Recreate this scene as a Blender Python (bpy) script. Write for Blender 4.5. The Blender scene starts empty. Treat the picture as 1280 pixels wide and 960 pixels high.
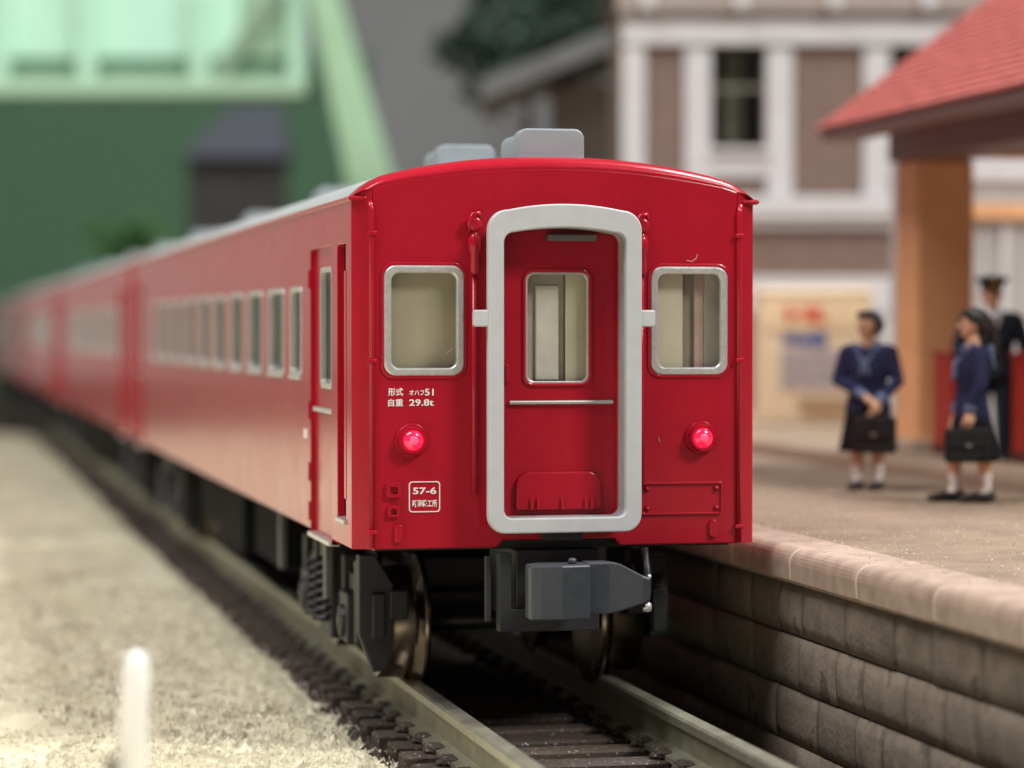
import bpy, bmesh, math, random
from mathutils import Vector, Matrix
random.seed(7)
S = bpy.context.scene
COL = S.collection
R_ = math.radians

# ------------------------------------------------------------------ camera
cam = bpy.data.cameras.new('camera')
camo = bpy.data.objects.new('camera', cam); COL.objects.link(camo)
YAW, PITCH = 0.2149, -0.0203
camo.location = (-4.3737, -18.5395, 2.6438)
camo.rotation_euler = (math.pi/2 + PITCH, 0, -YAW)
cam.sensor_width = 36; cam.lens = 95.74
cam.clip_start = 0.1; cam.clip_end = 1500
cam.dof.use_dof = True
cam.dof.focus_distance = 18.75
cam.dof.aperture_fstop = 0.40
S.camera = camo
# ------------------------------------------------------------------ world + lamps (indoor layout under ceiling lamps)
w = bpy.data.worlds.new('World'); S.world = w; w.use_nodes = True
bg = w.node_tree.nodes['Background']
bg.inputs[0].default_value = (0.95, 0.93, 0.92, 1); bg.inputs[1].default_value = 0.15

def lamp(name, d, dist, sx, sy, power, col, aim=(0, 6, 2)):
    l = bpy.data.lights.new(name, 'AREA'); l.shape = 'RECTANGLE'; l.size = sx; l.size_y = sy
    l.energy = power; l.color = col
    o = bpy.data.objects.new(name, l); COL.objects.link(o)
    v = Vector(d).normalized()*dist
    o.location = Vector(aim) + v
    o.rotation_euler = v.to_track_quat('Z', 'X').to_euler()
    return o
lamp('ceiling_lamp', (.50, -.58, .64), 110, 24, 24, 84000, (1, .965, .92))
def tube_lamp(d, power, length=46, width=6, turn=0):
    o = lamp('ceiling_tube_lamp', d, 110, length, width, power, (1, .99, .97))
    z = Vector(d).normalized(); x = Vector((math.cos(turn), math.sin(turn), 0)); x = (x - z*x.dot(z)).normalized(); y = z.cross(x)
    o.rotation_euler = Matrix((x, y, z)).transposed().to_euler()      # long side level, across the track
tube_lamp((.50, .10, .86), 135000, 26, 38)
tube_lamp((-.45, -.22, .87), 110000, 60, 50)
lamp('side_sheen_lamp', (-.20, .96, .13), 210, 110, 75, 8000, (1, .80, .66))  # added low lamp, no window stands here; its reflection pales the coach side
S.view_settings.view_transform = 'Standard'; S.view_settings.look = 'None'
S.view_settings.exposure = 0.0; S.view_settings.gamma = 1
S.render.engine = 'CYCLES'

# ------------------------------------------------------------------ materials
MATS = {}
def mat(name, col, rough=.5, metal=0, var=.12, vscale=6, bump=0, bscale=40, spec=.5, coat=0,
        speck=None, speck_amt=.3, speck_scale=60, emit=None, estr=0, rand=0, col2=None, detail=6, rvar=.1, bdist=.02):
    if name in MATS: return MATS[name]
    m = bpy.data.materials.new(name); m.use_nodes = True
    nt = m.node_tree; N = nt.nodes; L = nt.links
    b = N['Principled BSDF']
    tc = N.new('ShaderNodeTexCoord'); vec = tc.outputs['Object']
    if rand:
        oi = N.new('ShaderNodeObjectInfo'); ad = N.new('ShaderNodeVectorMath'); ad.operation = 'ADD'
        mu = N.new('ShaderNodeMath'); mu.operation = 'MULTIPLY'; mu.inputs[1].default_value = 57
        L.new(oi.outputs['Random'], mu.inputs[0]); L.new(vec, ad.inputs[0]); L.new(mu.outputs[0], ad.inputs[1]); vec = ad.outputs[0]
    nz = N.new('ShaderNodeTexNoise'); nz.inputs['Scale'].default_value = vscale; nz.inputs['Detail'].default_value = detail
    nz.inputs['Roughness'].default_value = .62
    L.new(vec, nz.inputs['Vector'])
    cr = N.new('ShaderNodeValToRGB')
    c2 = col2 or col
    cr.color_ramp.elements[0].position = .32; cr.color_ramp.elements[1].position = .68
    cr.color_ramp.elements[0].color = tuple(max(0, c*(1-var)) for c in col) + (1,)
    cr.color_ramp.elements[1].color = tuple(min(1, c*(1+var)) for c in c2) + (1,)
    L.new(nz.outputs['Fac'], cr.inputs[0]); out = cr.outputs[0]
    if rand:
        hv = N.new('ShaderNodeHueSaturation'); mr = N.new('ShaderNodeMapRange')
        mr.inputs['To Min'].default_value = 1-rand; mr.inputs['To Max'].default_value = 1+rand
        L.new(oi.outputs['Random'], mr.inputs[0]); L.new(mr.outputs[0], hv.inputs['Value']); L.new(out, hv.inputs['Color']); out = hv.outputs[0]
    if speck:
        n2 = N.new('ShaderNodeTexNoise'); n2.inputs['Scale'].default_value = speck_scale; n2.inputs['Detail'].default_value = 3
        L.new(vec, n2.inputs['Vector'])
        r2 = N.new('ShaderNodeValToRGB'); r2.color_ramp.elements[0].position = 1-speck_amt; r2.color_ramp.elements[1].position = min(1, 1.06-speck_amt)
        r2.color_ramp.elements[0].color = (0, 0, 0, 1); r2.color_ramp.elements[1].color = (1, 1, 1, 1)
        L.new(n2.outputs['Fac'], r2.inputs[0])
        mx = N.new('ShaderNodeMix'); mx.data_type = 'RGBA'; mx.inputs[7].default_value = tuple(speck) + (1,)
        L.new(r2.outputs[0], mx.inputs[0]); L.new(out, mx.inputs[6]); out = mx.outputs[2]
    L.new(out, b.inputs['Base Color'])
    b.inputs['Metallic'].default_value = metal
    b.inputs['Specular IOR Level'].default_value = spec
    b.inputs['Coat Weight'].default_value = coat; b.inputs['Coat Roughness'].default_value = .12
    mr2 = N.new('ShaderNodeMapRange'); mr2.inputs['To Min'].default_value = max(0.02, rough-rvar); mr2.inputs['To Max'].default_value = min(1, rough+rvar)
    L.new(nz.outputs['Fac'], mr2.inputs[0]); L.new(mr2.outputs[0], b.inputs['Roughness'])
    if bump:
        n3 = N.new('ShaderNodeTexNoise'); n3.inputs['Scale'].default_value = bscale; n3.inputs['Detail'].default_value = 5
        L.new(vec, n3.inputs['Vector'])
        bp = N.new('ShaderNodeBump'); bp.inputs['Strength'].default_value = bump; bp.inputs['Distance'].default_value = bdist
        L.new(n3.outputs['Fac'], bp.inputs['Height']); L.new(bp.outputs[0], b.inputs['Normal'])
    if emit:
        b.inputs['Emission Color'].default_value = tuple(emit) + (1,); b.inputs['Emission Strength'].default_value = estr
    MATS[name] = m
    return m

def glass(name, tint=(.93, .93, .9), rough=.03, ior=1.45):
    m = bpy.data.materials.new(name); m.use_nodes = True
    nt = m.node_tree; N = nt.nodes; L = nt.links
    N.remove(N['Principled BSDF']); out = N['Material Output']
    tr = N.new('ShaderNodeBsdfTransparent'); tr.inputs[0].default_value = tint + (1,)
    gl = N.new('ShaderNodeBsdfGlossy'); gl.inputs['Roughness'].default_value = rough
    fr = N.new('ShaderNodeFresnel'); ge = N.new('ShaderNodeNewGeometry'); mr = N.new('ShaderNodeMapRange')
    mr.inputs['To Min'].default_value = ior; mr.inputs['To Max'].default_value = 1/ior      # same reflectance from both faces of the thin pane
    L.new(ge.outputs['Backfacing'], mr.inputs[0]); L.new(mr.outputs[0], fr.inputs['IOR'])
    mx = N.new('ShaderNodeMixShader')
    L.new(fr.outputs[0], mx.inputs[0]); L.new(tr.outputs[0], mx.inputs[1]); L.new(gl.outputs[0], mx.inputs[2]); L.new(mx.outputs[0], out.inputs[0])
    MATS[name] = m
    return m

RED = mat('red_paint', (.40, .0075, .022), .20, var=.06, vscale=2.5, bump=.10, bscale=55, bdist=.003, spec=.38, speck=(.50, .06, .07), speck_amt=.22, speck_scale=45, rvar=.07)
SILVER = mat('silver_paint', (.62, .62, .60), .32, .55, var=.1, vscale=30, bump=.08, bscale=90, bdist=.003)
GREYPL = mat('grey_plastic', (.52, .54, .56), .42, var=.04, vscale=8, bump=.05, bscale=150, bdist=.003)
ROOFG = mat('roof_grey', (.40, .43, .43), .5, var=.08, vscale=5, bump=.05, bscale=100, bdist=.004)
BEIGE = mat('interior_beige', (.80, .75, .63), .55, var=.05, vscale=4)
IGREY = mat('interior_grey', (.60, .56, .52), .5, var=.15, vscale=5)
BLACK = mat('chassis_black', (.014, .015, .017), .42, var=.2, vscale=12, bump=.08, bscale=60, bdist=.005)
DGREY = mat('coupler_grey', (.040, .046, .056), .38, var=.12, vscale=14, bump=.06, bscale=80, bdist=.004)
BOGIE = mat('bogie_grey', (.019, .021, .024), .5, var=.15, vscale=10, bump=.06, bscale=60, bdist=.005)
BRASS = mat('wheel_metal', (.22, .18, .145), .24, .95, var=.08, vscale=5)
GLASS = glass('window_glass'); GLASS2 = glass('side_glass', (.62, .56, .53), .08, 1.2)
WHITEP = mat('white_print', (.82, .80, .78), .5, var=.08, vscale=80)
LENS = mat('tail_lens', (.8, .01, .06), .12, var=.05, emit=(1, .012, .07), estr=.75, coat=.8, rvar=.02)
LENSC = mat('tail_lens_core', (.9, .1, .2), .15, var=.05, emit=(1, .035, .11), estr=.95, rvar=.02)
LINT = mat('lint', (.60, .40, .36), .8)

# ------------------------------------------------------------------ mesh helpers
def link(o, parent=None):
    COL.objects.link(o)
    if parent: o.parent = parent
    return o
def obj(name, bm, m, parent=None, smooth=False, bevel=0, seg=2, loc=None, ang=35):
    bmesh.ops.recalc_face_normals(bm, faces=bm.faces)
    me = bpy.data.meshes.new(name); bm.to_mesh(me); bm.free()
    for mm in (m if isinstance(m, (list, tuple)) else [m]): me.materials.append(mm)
    if smooth:
        for p in me.polygons: p.use_smooth = True
    o = bpy.data.objects.new(name, me); link(o, parent)
    if loc: o.location = loc
    if bevel:
        md = o.modifiers.new('bevel', 'BEVEL'); md.width = bevel; md.segments = seg; md.limit_method = 'ANGLE'; md.angle_limit = R_(ang)
        md.harden_normals = False
    return o
def tag(o, label, cat, group=None):
    o['label'] = label; o['category'] = cat
    if group: o['group'] = group
    return o
def struct(o, kind='structure'):
    o['kind'] = kind; return o
def empty(name, loc=(0, 0, 0), rz=0, sc=1):
    o = bpy.data.objects.new(name, None); link(o); o.location = loc; o.rotation_euler = (0, 0, rz); o.scale = (sc, sc, sc)
    o.empty_display_size = .2
    return o
def box(bm, x0, x1, y0, y1, z0, z1):
    v = [bm.verts.new((x, y, z)) for x in (x0, x1) for y in (y0, y1) for z in (z0, z1)]
    for f in ((0, 1, 3, 2), (4, 6, 7, 5), (0, 4, 5, 1), (2, 3, 7, 6), (0, 2, 6, 4), (1, 5, 7, 3)):
        bm.faces.new([v[i] for i in f])
    return v
def bx(*a):
    bm = bmesh.new(); box(bm, *a); return bm
def rrect(cx, cz, hw, hh, r, n=5):
    L = []
    for sx, sz, a0 in ((1, 1, 0), (-1, 1, 90), (-1, -1, 180), (1, -1, 270)):
        for k in range(n+1):
            a = R_(a0 + 90*k/n)
            L.append((cx + sx*(hw-r) + r*math.cos(a), cz + sz*(hh-r) + r*math.sin(a)))
    return L
FACE = lambda u, v, w_: (u, w_, v)      # u=x v=z w=y
SIDE = lambda u, v, w_: (w_, u, v)      # u=y v=z w=x
PLAN = lambda u, v, w_: (u, v, w_)
def prism(bm, loops, fr, w0, w1):
    """outer loop (and hole loops) filled and pushed from w0 to w1"""
    ed = []; allv = []
    for lp in loops:
        vs = [bm.verts.new(fr(u, v, w0)) for u, v in lp]; allv.append(vs)
        ed += [bm.edges.new((vs[i], vs[(i+1) % len(vs)])) for i in range(len(vs))]
    if len(loops) == 1:
        fs = [bm.faces.new(allv[0])]
    else:
        r = bmesh.ops.triangle_fill(bm, edges=ed, use_beauty=True)
        fs = [g for g in r['geom'] if isinstance(g, bmesh.types.BMFace)]
    ex = bmesh.ops.extrude_face_region(bm, geom=fs, use_keep_orig=True)
    d = Vector(fr(0, 0, w1)) - Vector(fr(0, 0, w0))
    bmesh.ops.translate(bm, verts=[g for g in ex['geom'] if isinstance(g, bmesh.types.BMVert)], vec=d)
def pr(loops, fr, w0, w1):
    bm = bmesh.new(); prism(bm, loops, fr, w0, w1); return bm
def tube(bm, pts, r, n=8, cap=True):
    pts = [Vector(p) for p in pts]; rings = []
    rs = r if isinstance(r, (list, tuple)) else [r]*len(pts)
    for i, p in enumerate(pts):
        t = (pts[min(i+1, len(pts)-1)] - pts[max(i-1, 0)]).normalized()
        a = t.orthogonal().normalized() if abs(t.z) > .9 else t.cross(Vector((0, 0, 1))).normalized()
        if i and rings: a = (a0 - t*a0.dot(t)).normalized()
        a0 = a; b = t.cross(a)
        rings.append([bm.verts.new(p + rs[i]*(a*math.cos(2*math.pi*k/n) + b*math.sin(2*math.pi*k/n))) for k in range(n)])
    for i in range(len(rings)-1):
        for k in range(n):
            bm.faces.new((rings[i][k], rings[i][(k+1) % n], rings[i+1][(k+1) % n], rings[i+1][k]))
    if cap:
        bm.faces.new(rings[0][::-1]); bm.faces.new(rings[-1])
def tb(*a, **k):
    bm = bmesh.new(); tube(bm, *a, **k); return bm
def lathe(prof, n=24, axis='z', c=(0, 0, 0)):
    """prof: (radius, along-axis) pairs"""
    bm = bmesh.new(); rings = []
    def P(r, h, a):
        u, v = r*math.cos(a), r*math.sin(a)
        q = {'z': (u, v, h), 'y': (u, h, v), 'x': (h, u, v)}[axis]
        return (q[0]+c[0], q[1]+c[1], q[2]+c[2])
    for r, h in prof:
        rings.append([bm.verts.new(P(max(r, 1e-4), h, 2*math.pi*k/n)) for k in range(n)])
    for i in range(len(rings)-1):
        for k in range(n):
            bm.faces.new((rings[i][k], rings[i][(k+1) % n], rings[i+1][(k+1) % n], rings[i+1][k]))
    bm.faces.new(rings[0][::-1]); bm.faces.new(rings[-1])
    return bm
def text(name, s, size, loc, m, parent, fit=None, rot=(math.pi/2, 0, 0), bold=0):
    cu = bpy.data.curves.new(name, 'FONT'); cu.body = s; cu.size = size; cu.resolution_u = 3; cu.offset = bold
    o = bpy.data.objects.new(name, cu); COL.objects.link(o)
    dg = bpy.context.evaluated_depsgraph_get(); dg.update()
    me = bpy.data.meshes.new_from_object(o.evaluated_get(dg))
    COL.objects.unlink(o); bpy.data.objects.remove(o)
    me.materials.clear(); me.materials.append(m)
    if len(me.vertices) and fit:
        xs = [v.co.x for v in me.vertices]; ys = [v.co.y for v in me.vertices]
        x0, x1, y0, y1 = min(xs), max(xs), min(ys), max(ys)
        for v in me.vertices:
            v.co.x = (v.co.x-x0)/(x1-x0)*fit[0]; v.co.y = (v.co.y-y0)/(y1-y0)*fit[1]; v.co.z = 0
    t = bpy.data.objects.new(name, me); link(t, parent); t.location = loc; t.rotation_euler = rot
    return t
def copy_tree(o, parent=None, skip=()):
    c = o.copy(); COL.objects.link(c); c.parent = parent
    for ch in list(o.children):
        if ch.name.split('.')[0] in skip: continue
        copy_tree(ch, c, skip)
    return c

# ------------------------------------------------------------------ terrain, ground, track bed
EARTH = mat('dark_earth', (.065, .055, .042), .9, var=.4, vscale=1.2, bump=.5, bscale=14)
CREAM = mat('cream_ground', (.62, .555, .37), .95, var=.20, vscale=.9, col2=(.78, .73, .54), bump=.6, bscale=26, bdist=.05, detail=9)
BED = mat('ballast_bed', (.055, .045, .038), .9, var=.4, vscale=9, bump=.8, bscale=30, bdist=.05)
struct(obj('terrain', bx(-90, 70, -30, 170, -1.0, -.62), EARTH))
struct(obj('track_bed', bx(-1.35, 1.74, -20, 118, -.61, -.45), BED))

from mathutils import noise
def gh(x, y):
    h = -.41 + .12*noise.noise((x*.7, y*.45, 3.1)) + .05*abs(noise.noise((x*2.6, y*2.2, 8))) + .07*noise.noise((x*1.9, y*1.4, 1)) + .035*noise.noise((x*5, y*4, 0)) + .012*noise.noise((x*15, y*15, 5))
    e = min(1, max(0, (-1.06-x)/.35))
    return h*e + (-.47)*(1-e) + (.03*e if x > -2 else .03)
bm = bmesh.new()
xs = []; x = -1.06
while x > -46: xs.append(x); x -= .05 if x > -5.5 else (.3 if x > -12 else 3)
ys = []; y = -22.
while y < 61: ys.append(y); y += .09 if -1.5 < y < 14 else (.25 if -3 < y < 30 else 1.5)
g = [[bm.verts.new((x + .05*noise.noise((x*3, y*3, 9)) + (.13*noise.noise((y*1.1, 0, 2))+.07*noise.noise((y*4.3, 3, 2)) if x > -1.2 else 0), y, gh(x, y))) for y in ys] for x in xs]
for i in range(len(xs)-1):
    for j in range(len(ys)-1): bm.faces.new((g[i][j], g[i+1][j], g[i+1][j+1], g[i][j+1]))
struct(obj('ground', bm, CREAM, smooth=True))
# loose grains lying on the ground: nobody could count them
GRAIN = mat('ground_grains', (.62, .56, .40), .95, var=.35, vscale=9, col2=(.74, .70, .55))
def grains(name, spots, m, rmin, rmax):
    vs = []; fs = []
    base = [(0, 0, 1), (.9, 0, -.2), (-.45, .8, -.2), (-.45, -.8, -.2), (0, 0, -.8)]
    for (x, y, z) in spots:
        r = random.uniform(rmin, rmax); a = random.uniform(0, 6.28); k = len(vs); ca, sa = math.cos(a), math.sin(a)
        sx, sy, sz = (random.uniform(.6, 1.3) for _ in range(3))
        for (u, v, q) in base:
            u, v = u*ca-v*sa, u*sa+v*ca
            vs.append((x+u*r*sx, y+v*r*sy, z+q*r*sz*.8))
        for f in ((0, 1, 2), (0, 2, 3), (0, 3, 1), (4, 2, 1), (4, 3, 2), (4, 1, 3)): fs.append(tuple(k+i for i in f))
    me = bpy.data.meshes.new(name); me.from_pydata(vs, [], fs); me.materials.append(m)
    o = bpy.data.objects.new(name, me); link(o); return struct(o, 'stuff')
sp = []
for _ in range(42000):
    x = -1.12 - abs(random.gauss(0, 1.7)); y = -1.2 + 14*random.random()**1.5
    if noise.noise((x*1.3, y*1.1, 4)) > random.uniform(-.5, .35) or x > -1.6: sp.append((x, y, gh(x, y)))
sp += [(-1.08-abs(random.gauss(0, .10)), random.uniform(-1.5, 16), -.42) for _ in range(2600)]
gr = grains('sand_grains', sp, GRAIN, .012, .040)
sp = []
while len(sp) < 2600:
    x = -1.3-abs(random.gauss(0, 1.6)); y = -1.5+16*random.random()**1.4
    if noise.noise((x*1.6, y*1.2, 11)) > .12: sp.append((x, y, gh(x, y)))
gc = grains('sand_clumps', sp, GRAIN, .03, .075)
gc['label'] = 'larger cream lumps standing out of the sandy ground beside the track'; gc['category'] = 'sand'
gr['label'] = 'cream coloured grains loose on the ground beside the track'; gr['category'] = 'grains'

# ------------------------------------------------------------------ track
NICKEL = mat('rail_metal', (.50, .49, .38), .34, .75, var=.15, vscale=5, bump=.1, bscale=40, bdist=.004)
RAILSIDE = mat('rail_side', (.26, .25, .17), .45, .45, var=.25, vscale=4, bump=.15, bscale=40, bdist=.005)
SLEEP = mat('sleeper_brown', (.060, .042, .033), .75, var=.3, vscale=14, bump=.5, bscale=30, bdist=.02, rand=.25, speck=(.40, .35, .31), speck_amt=.36, speck_scale=34)
track = empty('railway_track', (0, 0, -.45))
tag(track, 'straight railway track with tall metal rails on dark brown sleepers under the red train', 'railway track')
prof = [(-.15, -.30), (.15, -.30), (.15, -.265), (.035, -.235), (.035, -.09), (.068, -.07), (.068, -.015), (.05, 0), (-.05, 0), (-.068, -.015), (-.068, -.07), (-.035, -.09), (-.035, -.235), (-.15, -.265)]
for cx in (-.743, .743):
    bm = pr([[(cx+u, v+.45) for u, v in prof]], lambda u, v, w_: (u, w_, v), -20, 118)
    for f in bm.faces:
        f.material_index = 0
    o = obj('rail', bm, [NICKEL, RAILSIDE], track)
    for p in o.data.polygons:
        if abs(p.normal.z) < .5 and p.center.z < .37: p.material_index = 1
bm = bmesh.new(); box(bm, -1.12, 1.12, -.13, .13, .0, .15)
for cx in (-.743, .743):
    for s in (-1, 1):
        box(bm, cx+s*.13-.055, cx+s*.13+.075*1 if s > 0 else cx+s*.13+.055, -.09, .09, .148, .215)
        box(bm, cx+s*.19-.03, cx+s*.19+.03, -.05, .05, .146, .19)
sl0 = obj('sleeper', bm, SLEEP, track, bevel=.018, seg=1); y = -4.9; sl0.location = (0, y, 0)
k = 1
for k in range(1, 190):
    o = sl0.copy(); COL.objects.link(o); o.parent = track; o.location = (random.uniform(-.02, .02), -4.9+.54*k, random.uniform(-.006, .006)); o.rotation_euler.z = random.uniform(-.012, .012)
BST = mat('ballast_dust', (.20, .18, .155), .95, var=.5, vscale=20)
sp = [(random.uniform(-1.1, 1.3), random.uniform(-5, 8), random.uniform(-.47, -.43)) for _ in range(9000)]
gb = grains('ballast_grains', sp, BST, .012, .03); gb['label'] = 'dark grey ballast grains lying between the sleepers'; gb['category'] = 'ballast'

sp = [(-random.uniform(.80, 1.22), random.uniform(-5, 30), -random.uniform(.40, .46)) for _ in range(5200)] + [(random.uniform(-.6, 1.3), random.uniform(-5, 4), -random.uniform(.42, .46)) for _ in range(1500)]
gb = grains('ballast_stones', sp, mat('ballast_stone', (.062, .046, .038), .85, var=.45, vscale=14, bump=.4, bscale=40), .03, .075)
gb['label'] = 'dark brown ballast stones heaped round the sleeper ends'; gb['category'] = 'ballast'

# ------------------------------------------------------------------ the coach
W = 1.4465; LEN = 19.5; ZB = 1.12
def za(x):
    a = abs(x); t = max(0, (a-1.16)/(W-1.16))
    return 3.85 - .165*(a/1.31)**2.2 - .078*t**2.4
def lip(x): return .087*(1-.55*min(1, abs(x/W))**4)
coach = empty('passenger_coach', (0, 0, 0))
tag(coach, 'nearest red coach with lit tail lamps and a grey gangway frame on its end', 'coach', 'red coaches coupled in the train')

def end_wall(parent, name='end_wall', flip=False, holes=True):
    out = [(-1.31, ZB), (-.43, ZB), (-.39, ZB+.05), (.41, ZB+.05), (.45, ZB), (1.31, ZB)]
    out += [(x, za(x)-lip(x)-.001) for x in [1.31 - 2.62*i/24 for i in range(25)]]
    hs = []
    hs = [rrect(-.952, 2.70, .272, .372, .07), rrect(.952, 2.70, .272, .372, .07), rrect(0, 2.35, .425, 1.01, .05)]
    bm = pr([out]+hs, FACE, 0, .06)
    return obj(name, bm, RED, parent, bevel=.010)
ew = end_wall(coach)
# far end: plain plate
out = [(-1.31, ZB), (1.31, ZB)] + [(x, za(x)-lip(x)-.001) for x in [1.31 - 2.62*i/16 for i in range(17)]]
obj('end_wall', pr([out], FACE, LEN-.06, LEN), RED, coach)
# corner strips
for s in (-1, 1):
    for y0, d in ((0, 1), (LEN, -1)):
        fr_ = [(1.31+(W-1.31)*q/6, .072*q/6) for q in range(7)]
        pl = [(s*x, y0+d*y) for x, y in fr_] + [(s*x, y0+d*(y+.06)) for x, y in fr_[::-1]]
        bm = pr([pl], PLAN, ZB, 3.572)
        for v in bm.verts:
            if v.co.z > 3:
                t = math.acos(max(0, 1-min(.13, abs(v.co.y-y0))/.13))
                v.co.z = za(v.co.x) - lip(v.co.x)*(1-math.sin(t)) - .004
        obj('corner_strip', bm, RED, coach, bevel=.004)
# sides
WINS = [(2.86, .30)] + [(4.08+1.45*k, .47) for k in range(9)]     # centre y, half width
DOORS = [(1.54, .54), (18.2, .5)]
for s in (-1, 1):
    o_ = [(.13, ZB), (1.0, ZB), (1.0, ZB-.05), (2.08, ZB-.05), (2.08, ZB), (17.7, ZB), (17.7, ZB-.05), (18.7, ZB-.05), (18.7, ZB), (LEN-.13, ZB), (LEN-.13, 3.545), (.13, 3.545)]
    hs = [rrect(y, 2.62, h, .335, .05) for y, h in WINS] + [rrect(1.54, 2.17, .54, 1.075, .02, 2), rrect(18.2, 2.17, .5, 1.075, .02, 2), rrect(.52, 2.26, .20, .98, .02, 2)]
    obj('side_wall', pr([o_]+hs, SIDE, s*W, s*(W-.055)), RED, coach, bevel=.007)
    for y, h in DOORS:
        d = obj('side_door', pr([rrect(y, 2.17, h+.01, 1.09, .02, 2), rrect(y-.12, 2.65, .27, .43, .05)], SIDE, s*(W-.034), s*(W-.08)), RED, coach, bevel=.006)
        obj('window_frame', pr([rrect(y-.12, 2.65, .29, .45, .06), rrect(y-.12, 2.65, .25, .41, .05)], SIDE, s*(W-.022), s*(W-.06)), SILVER, d)
        obj('pane', pr([rrect(y-.12, 2.65, .26, .42, .05)], SIDE, s*(W-.062), s*(W-.068)), GLASS2, d)
        obj('handrail', bx(*(sorted((s*(W-.008), s*(W-.06)))), y-h+.12, y+h-.06, 2.02, 2.055), SILVER, d, bevel=.008)
        obj('door_sill', bx(*(sorted((s*(W+.025), s*(W-.06)))), y-h, y+h, ZB-.055, ZB-.018), SILVER, d, bevel=.006)
    ni = obj('step_niche', pr([rrect(.52, 2.26, .21, .99, .02, 2)], SIDE, s*(W-.09), s*(W-.12)), RED, coach)
    obj('niche_step', bx(*(sorted((s*(W+.02), s*(W-.14)))), .33, .71, 1.27, 1.305), SILVER, ni, bevel=.006)
    obj('niche_slat', bx(*(sorted((s*(W+.004), s*(W-.06)))), .30, .38, 1.45, 3.05), RED, ni, bevel=.006)
    for z_ in (3.02, 2.02, 1.55, 1.25):
        obj('hinge', bx(*(sorted((s*(W+.012), s*(W-.01)))), 2.12, 2.20, z_-.07, z_+.07), RED, coach, bevel=.006)
    obj('gutter', bx(*(sorted((s*(W+.022), s*(W-.04)))), .02, LEN-.02, 3.525, 3.56), RED, coach, bevel=.008)
obj('data_plate', bx(-W-.006, -W+.01, 2.24, 2.42, 1.80, 1.87), WHITEP, coach)
# windows of the sides
w0 = None
def side_window(y, h, s, src):
    hh = .335
    bm = bmesh.new()
    prism(bm, [rrect(0, 0, h+.02, hh+.02, .06), rrect(0, 0, h-.022, hh-.022, .04)], SIDE, -.010, .045)
    box(bm, -.026, .02, -h-.02, h+.02, -hh-.040, -hh-.002)
    if src is None:
        o = obj('side_window', bm, SILVER, coach, bevel=.006)
        obj('pane', pr([rrect(0, 0, h-.03, hh-.03, .04)], SIDE, .036, .042), GLASS2, o)
    else:
        bm.free(); o = copy_tree(src, coach)
    o.location = (s*W, y, 2.62); o.rotation_euler = (0, 0, 0 if s < 0 else math.pi)
    return o
for s in (-1, 1):
    side_window(WINS[0][0], WINS[0][1], s, None)
    for y, h in WINS[1:]: w0 = side_window(y, h, s, w0)
# roof
def sweep(rows, closed=False):
    bm = bmesh.new(); g = [[bm.verts.new(p) for p in r] for r in rows]
    for i in range(len(g)-1):
        for j in range(len(g[0])-1): bm.faces.new((g[i][j], g[i][j+1], g[i+1][j+1], g[i+1][j]))
    return bm
XS = [-1 + 2*i/40 for i in range(41)]
def ring(hw, y, dz): return [(hw*u, y, za(hw*u)+dz*lip(hw*u)/.087) for u in XS]
obj('roof', sweep([ring(W+.004, y, 0) for y in (.17, 5, 10, 15, LEN-.17)]), ROOFG, coach, smooth=True)
for d, y0 in ((1, 0), (-1, LEN)):
    rows = [ring(1.306, y0+d*.012, -.12)]
    for i in range(11):
        t = R_(90*i/10); y = .13*(1-math.cos(t)); dz = -.087*(1-math.sin(t))
        hw = 1.312 + (W+.008-1.312)*min(1, math.sin(t)*1.25)
        rows.append(ring(hw, y0+d*y, dz))
    rows.append(ring(W+.008, y0+d*.18, .004))
    rows.append(ring(W+.006, y0+d*.18, -.02))
    obj('roof_end_cap', sweep(rows), RED, coach, smooth=True)
    for s in (-1, 1):
        obj('gutter_end', bx(*sorted((s*(W-.10), s*(W+.03))), *sorted((y0+d*.012, y0+d*.10)), 3.530, 3.556), RED, coach, bevel=.010)
vp = [(-.24, 3.70), (.24, 3.70)] + [(.24-.07+.07*math.cos(R_(a)), 3.985+.07*math.sin(R_(a))) for a in range(0, 91, 15)] + [(-.24+.07+.07*math.cos(R_(a)), 3.985+.07*math.sin(R_(a))) for a in range(90, 181, 15)]
vb = pr([vp], FACE, 0, .16); prism(vb, [[(u*.93, 3.70+(v-3.70)*.93) for u, v in vp]], FACE, .162, .66)
v0 = obj('roof_ventilator', vb, mat('vent_grey', (.31, .35, .385), .42, var=.04, vscale=8), coach, bevel=.012, ang=50); v0.location = (0, .2, 0)
for k in (1, 3.2, 5.3):
    o = v0.copy(); COL.objects.link(o); o.parent = coach; o.location = (0, .2+3.05*k, .085)
# interior seen through the glass
BEIGE2 = mat('interior_khaki', (.52, .475, .37), .55, var=.05, vscale=4)
obj('interior_panel', bx(-1.36, -.56, .085, .12, 1.3, 3.4), BEIGE2, coach)
obj('interior_panel', bx(.50, .93, .085, .12, 1.3, 3.4), BEIGE, coach)
obj('interior_panel', bx(.932, 1.02, .13, .16, 1.3, 3.4), mat('interior_taupe', (.34, .29, .26), .5, var=.1), coach)
obj('interior_panel', bx(1.022, 1.09, .10, .13, 1.3, 3.4), mat('interior_rose', (.60, .44, .41), .4, var=.1), coach)
obj('interior_panel', bx(1.092, 1.36, .09, .12, 1.3, 3.4), mat('interior_silver', (.62, .60, .57), .4, var=.1), coach)
idr = obj('interior_door', bx(-.48, .08, .16, .19, 1.3, 3.4), IGREY, coach)
obj('door_light_panel', bx(-.13, .04, .135, .156, 2.28, 2.95), mat('interior_pale', (.88, .88, .85), .4, var=.1), idr, bevel=.02)
obj('interior_panel', bx(.082, .48, .105, .13, 1.3, 3.4), BEIGE, coach)
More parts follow.
